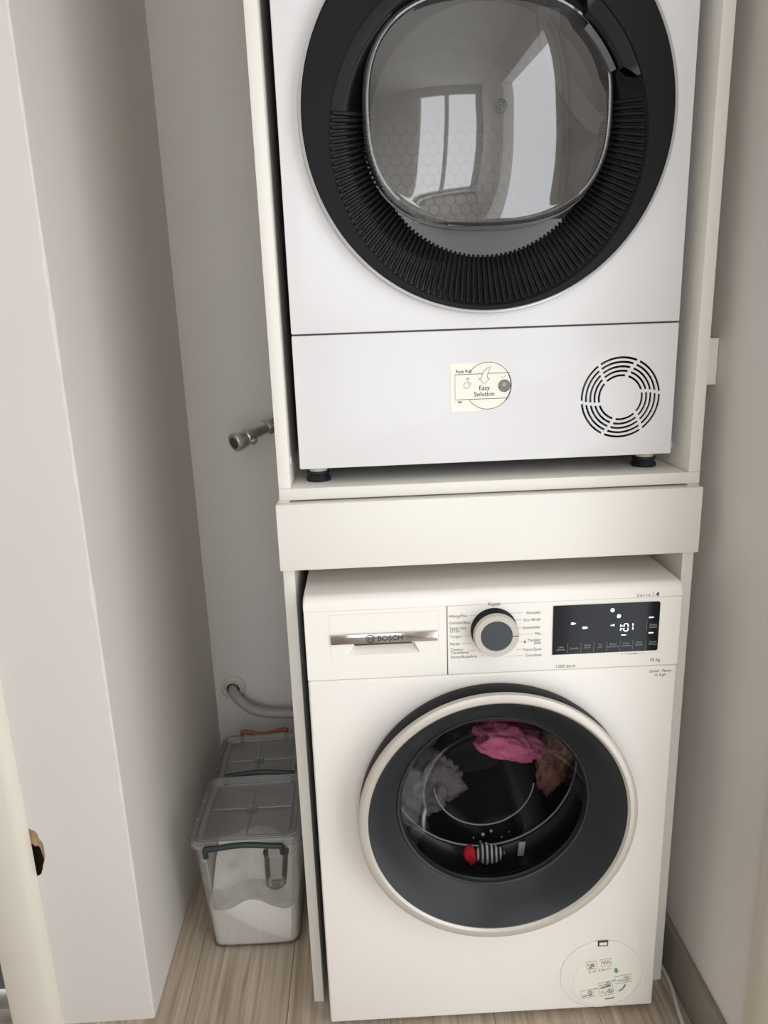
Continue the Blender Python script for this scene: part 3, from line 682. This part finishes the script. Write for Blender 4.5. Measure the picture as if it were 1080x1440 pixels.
# window bowl: rounded-square clear bulge with a stepped rim
WC = (0.004, 1.5450 + ZO); wa, wb_ = 0.1830, 0.1565
def se(s, y, n=2.6, b=None): return [(x, y, z) for x, z in superell(WC[0], WC[1], wa * s, (wb_ if b is None else b) * s, n, 120)]
win = bmesh.new()
rings = [se(1.0, 0.040), se(1.0, 0.020), se(0.985, 0.0125), se(0.962, 0.0095), se(0.950, 0.0105), se(0.940, 0.0085)]
for k in range(1, 15):
    s = 0.94 * math.cos(PI / 2 * k / 15); rings.append(se(s, 0.0085 - 0.034 * (1 - (s / 0.94) ** 2.2), 2.6 - 0.5 * k / 14))
loft(win, rings, False, True)
wnd = obj('window', win, M_glassd, ddoor, smooth=60)
bm = bmesh.new()
loft(bm, [se(0.998, 0.0405), se(1.012, 0.0405), se(1.012, 0.0360), se(0.998, 0.0360), se(0.998, 0.0405)])
obj('window_rim', bm, M_plate, wnd)
# moulded circle mark and lower clip of the window
bm = bmesh.new()
mx_, mz_ = 0.012, 1.5400 + ZO
for r in (0.0085, 0.0055, 0.0022): stroke(bm, circ(mx_, mz_, r, n=24)[:-1], 0.0009, -0.0265, th=0.0008, closed=True)
obj('moulded_mark', bm, M_plate, wnd)
obj('window_clip', prism(bmesh.new(), [(-0.060, 1.3905 + ZO), (-0.050, 1.3965 + ZO), (-0.030, 1.3965 + ZO), (-0.022, 1.3905 + ZO)], 0.016, 0.022), M_plate, wnd)
# smoked crescent moulded behind the window on the hinge side
def crescent():
    o = [(0.074, 1.676), (0.078, 1.640), (0.090, 1.602), (0.110, 1.566), (0.136, 1.532), (0.165, 1.510)]
    i = [(0.172, 1.532), (0.150, 1.552), (0.130, 1.578), (0.113, 1.608), (0.104, 1.640), (0.104, 1.672)]
    O = spline([(x, 0, z + ZO) for x, z in o], 6); I = spline([(x, 0, z + ZO) for x, z in reversed(i)], 6)
    bm = bmesh.new(); rows = []
    for p, q in zip(O, I): rows.append([(p.x, 0.020, p.z), (p.x, 0.032, p.z), (q.x, 0.022, q.z), (q.x, 0.012, q.z)])
    return loft(bm, rows, True, True)
obj('deflector', crescent(), mat('smoked_dark', (58, 58, 60), 0.3), wnd)
# drum
dd = obj('drum', lathe(bmesh.new(), [(0.176, 0.048), (0.20, 0.06), (0.255, 0.07), (0.27, 0.09), (0.27, 0.46), (0.25, 0.48), (0, 0.485)], GC[0], GC[1], 72), M_drysteel, dm)
hx = bmesh.new()
for r_ in range(-6, 7):
    for c_ in range(-8, 9):
        x = GC[0] + c_ * 0.0225 + (0.01125 if r_ % 2 else 0); z = GC[1] + r_ * 0.0195
        if math.hypot(x - GC[0], z - GC[1]) < 0.165: stroke(hx, [(x + 0.0118 * math.cos(PI / 6 + PI / 3 * k), z + 0.0118 * math.sin(PI / 6 + PI / 3 * k)) for k in range(6)], 0.0012, 0.4825, th=0.0008, closed=True)
tag(obj('honeycomb_relief', hx, mat('drum_relief', (176, 175, 172), 0.45, metal=0.3), dd), kind='stuff')
for k in range(3):
    a = math.radians(20 + 120 * k); c, s = math.cos(a), math.sin(a)
    ring = [((0.268 - h) * c - w * s + GC[0], (0.268 - h) * s + w * c + GC[1]) for w, h in ((0.04, 0), (0.025, 0.04), (0.01, 0.06), (-0.01, 0.06), (-0.025, 0.04), (-0.04, 0))]
    obj('drum_paddle', prism(bmesh.new(), ring, 0.11, 0.45), M_plate, dd)
# sticker
stc = obj('sticker', prism(bmesh.new(), [(-0.0584, 1.1165 + ZO), (-0.0585, 1.1900 + ZO)] + [(-0.018, 1.1905 + ZO)] + circ(0.0005, 1.1548 + ZO, 0.0372, 100, -100, 40) + [(-0.018, 1.1160 + ZO)], -0.0006, 0.0001), M_paper, kick)
TY = -0.0007
pb = bmesh.new(); cx_, cz_ = 0.0005, 1.1545 + ZO
stroke(pb, circ(cx_, cz_, 0.0362, 145, -145, 60), 0.0008, TY)
stroke(pb, [(0.0345, 1.1735 + ZO), (-0.0512, 1.1730 + ZO), (-0.0512, 1.1345 + ZO), (0.0300, 1.1345 + ZO)], 0.0008, TY)
stroke(pb, circ(cx_, cz_, 0.0362, 28, -40, 30), 0.0016, TY)
obj('sticker_outline', pb, M_gap, stc)
ap = [(0.0055, 1.1840), (-0.0010, 1.1815), (-0.0065, 1.1760), (-0.0095, 1.1700), (-0.0100, 1.1655), (-0.0140, 1.1660), (-0.0055, 1.1580), (0.0030, 1.1660), (-0.0005, 1.1660), (-0.0005, 1.1720), (0.0020, 1.1790)]
obj('sticker_arrow_fill', prism(bmesh.new(), [(x, z + ZO) for x, z in ap], TY - 0.0006, TY - 0.0002), M_paper, stc)
obj('sticker_arrow', stroke(bmesh.new(), [(x, z + ZO) for x, z in ap], 0.0007, TY - 0.0006, closed=True), M_print, stc)
text('printed_label', 'Push Pull', -0.0500, 1.1752 + ZO, 0.0068, M_dprint, stc, TY, bold=0.0001)
text('printed_label', 'Easy', -0.0055, 1.1482 + ZO, 0.0098, M_dprint, stc, TY, align='CENTER', bold=0.0001)
text('printed_label', 'Solution', -0.0055, 1.1388 + ZO, 0.0098, M_dprint, stc, TY, align='CENTER', bold=0.0001)
hb = bmesh.new(); stroke(hb, circ(-0.0330, 1.1560 + ZO, 0.0046, n=20)[:-1], 0.0006, TY, closed=True); stroke(hb, [(-0.0310, 1.1600 + ZO), (-0.0312, 1.1690 + ZO)], 0.0006, TY); stroke(hb, [(-0.0345, 1.1668 + ZO), (-0.0312, 1.1655 + ZO), (-0.0280, 1.1668 + ZO)], 0.0006, TY); stroke(hb, circ(-0.0285, 1.1585 + ZO, 0.0022, -60, 120, 8), 0.0006, TY)
obj('hand_icon', hb, M_print, stc)
hb = bmesh.new(); prism(hb, circ(0.0260, 1.1535 + ZO, 0.0098, n=30)[:-1], TY - 0.0003, TY); stroke(hb, [(0.0215, 1.1680 + ZO), (0.0240, 1.1660 + ZO), (0.0265, 1.1680 + ZO)], 0.0006, TY); obj('filter_icon', hb, M_print, stc)
hb = bmesh.new(); prism(hb, circ(0.0258, 1.1555 + ZO, 0.0036, n=16)[:-1], TY - 0.0006, TY - 0.0003)
for k in range(9): stroke(hb, [(0.026 + 0.005 * math.cos(k * 0.7), 1.1535 + ZO + 0.005 * math.sin(k * 0.7)), (0.026 + 0.009 * math.cos(k * 0.7 + 0.35), 1.1535 + ZO + 0.009 * math.sin(k * 0.7 + 0.35))], 0.0006, TY - 0.0003)
obj('filter_icon_highlight', hb, M_printl, stc)
obj('sticker_mark', stroke(bmesh.new(), [(-0.0470, 1.1308 + ZO), (-0.0410, 1.1308 + ZO)], 0.0024, TY), M_print, stc)
for x, y in ((-0.272, 0.045), (0.274, 0.045), (-0.272, 0.48), (0.274, 0.48)):
    bm = bmesh.new(); tube(bm, [(x, y, 0.0), (x, y, 0.0035), (x, y, 0.010), (x, y, 0.0135), (x, y, 0.0165)], [0.0195, 0.0205, 0.0165, 0.0190, 0.0180], n=28); ft = obj('foot', bm, M_rubber, dm)
    bm = bmesh.new(); tube(bm, [(x, y, 0.0166), (x, y, 0.029)], 0.0150, n=24); obj('foot_stem', bm, M_foot, ft)

# ------------------------------------------------------------------ storage boxes beside the cabinet
def rrect(x0, x1, y0, y1, z, r, n=6):
    out = []
    for cx_, cy_, a0 in ((x1 - r, y1 - r, 0), (x0 + r, y1 - r, 90), (x0 + r, y0 + r, 180), (x1 - r, y0 + r, 270)):
        for i in range(n + 1):
            a = math.radians(a0 + 90 * i / n); out.append((cx_ + r * math.cos(a), cy_ + r * math.sin(a), z))
    return out
def storage_box(name, label, cx_, cy_, wb, db, wt, dt, h, mh, hw, rz=0.0, arch=0.006):
    """local origin at the middle of the base; wb x db base, wt x dt top, height h to the lid rim"""
    t = tag(empty(name, (cx_, cy_, 0.0), rz), label, 'storage box', 'clear storage boxes beside the cabinet')
    th = 0.0016; bm = bmesh.new()
    def lv(f, z, ins=0.0, r=0.022):
        w = wb + (wt - wb) * f - 2 * ins; d = db + (dt - db) * f - 2 * ins
        return rrect(-w / 2, w / 2, -d / 2, d / 2, z, r)
    hz = h - 0.018
    outer = [lv(0, 0.0, 0.006, 0.016), lv(0, 0.006), lv(0.5, hz * 0.5), lv(0.84, hz * 0.84), lv(0.85, hz * 0.85, -0.002), lv(1, hz, -0.002), lv(1, hz + 0.001, -0.006), lv(1, hz + 0.004, -0.006)]
    inner = [lv(1, hz + 0.004, th), lv(0.5, hz * 0.5, th), lv(0, 0.006 + th, th), lv(0, 0.0025, 0.008, 0.014)]
    loft(bm, outer + inner, True, True); obj('tub', bm, M_clear, t)
    # lid: rim skirt, raised step, sunken middle
    W2, D2 = wt / 2 + 0.009, dt / 2 + 0.009
    def L(i, z, r=0.024): return rrect(-W2 + i, W2 - i, -D2 + i, D2 - i, z, max(0.006, r - i * 0.5))
    bm = bmesh.new()
    loft(bm, [L(0.002, h - 0.018), L(0.0, h - 0.016), L(0.001, h - 0.003), L(0.004, h), L(0.011, h), L(0.014, h - 0.004), L(0.024, h - 0.005), L(0.027, h - 0.0075),
              L(0.0275, h - 0.009), L(0.0245, h - 0.0068), L(0.0145, h - 0.0058), L(0.0115, h - 0.0018), L(0.0045, h - 0.0018), L(0.0028, h - 0.004), L(0.0035, h - 0.018), L(0.002, h - 0.018)])
    lid = obj('lid', bm, M_lid, t)
    bm = bmesh.new(); loft(bm, [L(0.0262, h - 0.0085), L(0.0262, h - 0.0070)], True, True); obj('lid_centre', bm, M_lid, lid)
    M_l2 = M_lid
    for q in ((-W2 + 0.03, W2 - 0.03, -0.0012, 0.0012), (-0.0012, 0.0012, -D2 + 0.03, D2 - 0.03)):
        obj('lid_rib', B(q[0], q[1], q[2], q[3], h - 0.0069, h - 0.0050), M_lid, lid)
    bm = bmesh.new(); tube(bm, [(0, 0, h - 0.0069), (0, 0, h - 0.0045)], 0.012, n=24); obj('lid_boss', bm, M_lid, lid)
    for yy in (-D2 * 0.35, D2 * 0.2): obj('lid_nub', B(-W2 + 0.004, -W2 + 0.012, yy - 0.006, yy + 0.006, h + 0.0002, h + 0.002, bev=0.0008), M_lid, lid)
    for s in (-1, 1):
        y = s * (D2 + 0.0100); pts = []
        for i in range(25):
            u = i / 24; x = -hw / 2 + hw * u; pts.append((x, y, h - 0.004 + arch * math.cos((u - 0.5) * 2 * PI) * 0.5))
        pts = [(-hw / 2 - 0.0005, y - s * 0.0045, h - 0.028), (-hw / 2 - 0.0005, y, h - 0.010)] + pts + [(hw / 2 + 0.0005, y, h - 0.010), (hw / 2 + 0.0005, y - s * 0.0045, h - 0.028)]
        bm = bmesh.new(); tube(bm, pts, 0.0056, n=10); obj('handle_clip', bm, mh, t)
    return t
bx1 = storage_box('storage_box', 'clear plastic storage box of white powder with dark green clip handles', -0.1310, 0.222, 0.184, 0.176, 0.206, 0.200, 0.279, M_handle, 0.150, rz=-0.006)
bx2 = storage_box('storage_box', 'clear plastic storage box with rust-brown clip handles against the back wall', -0.1580, 0.510, 0.180, 0.190, 0.196, 0.212, 0.205, M_brown, 0.118, rz=0.02, arch=-0.010)
# powder filling the front box, heaped higher at the back
def powder():
    bm = bmesh.new(); n = 44; hz = 0.261
    def ext(z): f = z / hz; return (0.184 + 0.022 * f) / 2 - 0.0030, (0.176 + 0.024 * f) / 2 - 0.0030
    def height(u, v):
        hfront = 0.106 + 0.010 * math.cos(u * 2.9 + 0.15) + 0.006 * math.cos(u * 5.2)
        back = 0.030 * max(0, min(1, (v + 0.3) / 1.1)) * (1.15 - 0.35 * u)
        return hfront + back + 0.004 * noise.noise(Vector((u * 3, v * 3, 0.4))) + 0.0012 * noise.noise(Vector((u * 14, v * 14, 2)))
    def sq(u, v):      # soften the four corners like the tub's
        k = 1 - 0.085 * (abs(u) ** 6) * (abs(v) ** 6); return u * k, v * k
    def P(u, v, f):
        z = 0.0085 + (height(u, v) - 0.0085) * f; a, b = ext(z); uu, vv = sq(u, v); return (a * uu, b * vv, z)
    top = [[bm.verts.new(P(-1 + 2 * i / n, -1 + 2 * j / n, 1)) for j in range(n + 1)] for i in range(n + 1)]
    for i in range(n):
        for j in range(n): bm.faces.new((top[i][j], top[i + 1][j], top[i + 1][j + 1], top[i][j + 1]))
    per = [(i, 0) for i in range(n)] + [(n, j) for j in range(n)] + [(i, n) for i in range(n, 0, -1)] + [(0, j) for j in range(n, 0, -1)]
    prev = [top[i][j] for i, j in per]
    for f in (0.66, 0.33, 0.0):
        cur = [bm.verts.new(P(-1 + 2 * i / n, -1 + 2 * j / n, f)) for i, j in per]
        for k in range(len(per)): bm.faces.new((prev[k], cur[k], cur[(k + 1) % len(per)], prev[(k + 1) % len(per)]))
        prev = cur
    bm.faces.new(prev); return bm
pw_ = obj('washing_powder', powder(), M_powder, smooth=60); pw_.location = bx1.location; pw_.rotation_euler = bx1.rotation_euler
tag(pw_, 'white washing powder heaped inside the clear storage box', 'washing powder', kind='stuff')
bm = bmesh.new(); rings = []
for r, z in ((0.0005, 0.002), (0.018, 0.0), (0.0215, 0.004), (0.0235, 0.030), (0.0255, 0.072), (0.0270, 0.073), (0.0270, 0.075), (0.0240, 0.075), (0.0222, 0.030), (0.0200, 0.006), (0.0005, 0.0045)):
    rings.append([(r * math.cos(2 * PI * i / 40), r * math.sin(2 * PI * i / 40), z) for i in range(40)])
loft(bm, rings, True, True)
cup = obj('measuring_cup', bm, M_cup); cup.location = (-0.0850, 0.172, 0.1215); cup.rotation_euler = (-0.12, 0.05, 0)
tag(cup, 'small clear measuring cup standing on the white powder', 'cup')

# ------------------------------------------------------------------ wall tap, drain hose, power cord, spacer block
tp = tag(empty('wall_tap', (-0.080, YB, 1.03)), 'worn chrome water tap on the back wall beside the cabinet', 'tap')
ax0 = Vector((-0.050, 0.702, 1.038)); ax1 = Vector((-0.1660, 0.590, 0.9960))
dirv = (ax1 - ax0).normalized(); Lt = (ax1 - ax0).length
def along(prof, n=28):
    bm = bmesh.new(); tube(bm, [ax0 + dirv * (s * (Lt / 0.142 if s < 0.13 else 1.0)) - tp.location for s, r in prof], [r for s, r in prof], n=n); return bm
obj('wall_pipe', tube(bmesh.new(), [p - tp.location for p in spline([(-0.052, YB - 0.0005, 1.036), (-0.050, 0.722, 1.0375), (-0.050, 0.708, 1.038), ax0 + dirv * 0.006], 5)], 0.0105, n=18), M_tap, tp)
obj('wall_rosette', tube(bmesh.new(), [(-0.052 + 0.08, -0.0003, 0.006), (-0.052 + 0.08, -0.006, 0.006), (-0.052 + 0.08, -0.010, 0.006)], [0.026, 0.026, 0.016], n=32), M_tap, tp)
obj('pipe_thread', along([(0.0, 0.0110), (0.012, 0.0110), (0.013, 0.0125), (0.034, 0.0125), (0.0345, 0.011)]), M_tap, tp)
obj('hex_nut', along([(0.034, 0.0120), (0.0342, 0.0190), (0.038, 0.0205), (0.053, 0.0205), (0.057, 0.0185), (0.0572, 0.0130)], n=6), M_tap, tp)
obj('tap_neck', along([(0.057, 0.0150), (0.070, 0.0142), (0.086, 0.0150), (0.092, 0.0175)]), M_tap, tp)
obj('tap_body', along([(0.091, 0.0178), (0.094, 0.0195), (0.112, 0.0200), (0.114, 0.0180), (0.118, 0.0180)]), M_tap, tp)
obj('outlet_collar', along([(0.117, 0.0190), (0.119, 0.0225), (0.126, 0.0235), (Lt - 0.003, 0.0235), (Lt, 0.0215)]), M_tap, tp)
obj('outlet_shade_disc', tube(bmesh.new(), [ax0 + dirv * (Lt - 0.0010) - tp.location, ax0 + dirv * (Lt + 0.0008) - tp.location], 0.0145, n=24), M_gap, tp)  # dark disc proud of the collar paints the shade of an open bore
sp = ax0 + dirv * (0.103 * Lt / 0.142) - tp.location; sd = Vector((0.55, -0.45, -0.60)).normalized()
obj('side_screw', tube(bmesh.new(), [sp + sd * 0.014, sp + sd * 0.024, sp + sd * 0.0255], [0.0085, 0.0085, 0.006], n=20), M_tap, tp)

dh = tag(empty('drain_hose', (-0.252, YB, 0.285)), 'grey drain hose running from a white wall flange behind the cabinet', 'hose')
HX, HZ = 0.0, 0.0
def fl_prof(bm, prof, n=40):
    rings = [[(r * math.cos(2 * PI * i / n), y, r * math.sin(2 * PI * i / n)) for i in range(n)] for r, y in prof]
    return loft(bm, rings, True, False)
obj('wall_flange', fl_prof(bmesh.new(), [(0.036, -0.0004), (0.036, -0.003), (0.033, -0.0055), (0.026, -0.007), (0.0225, -0.012), (0.019, -0.012), (0.0175, -0.002)]), M_flange, dh)
obj('flange_bore', fl_prof(bmesh.new(), [(0.0001, -0.0022), (0.0182, -0.0022), (0.0182, -0.0028), (0.0001, -0.0028)]), M_gap, dh)
hp = spline([(0.0, -0.003, 0.0), (0.003, -0.018, -0.003), (0.018, -0.034, -0.018), (0.050, -0.042, -0.044), (0.095, -0.042, -0.060), (0.160, -0.042, -0.066), (0.30, -0.042, -0.068), (0.46, -0.045, -0.05)], 12)
obj('hose_tube', tube(bmesh.new(), hp, 0.0135, n=20), M_hose, dh)

pc = obj('power_cord', tube(bmesh.new(), spline([(0.680, 0.40, 0.0042), (0.682, 0.15, 0.0042), (0.6835, 0.03, 0.0042), (0.6830, -0.016, 0.0042), (0.674, -0.070, 0.0042), (0.668, -0.120, 0.0042), (0.655, -0.19, 0.0042), (0.640, -0.27, 0.0042)], 8), 0.0040, n=12), M_cable)
tag(pc, 'thin white power cord lying on the floor along the grey baseboard', 'cord')
sb_ = obj('spacer_block', B(0.6709, 0.6995, 0.030, 0.075, 1.1420, 1.2140, bev=0.0008), M_cab)
tag(sb_, 'small white spacer block wedged between the cabinet and the wall', 'spacer')
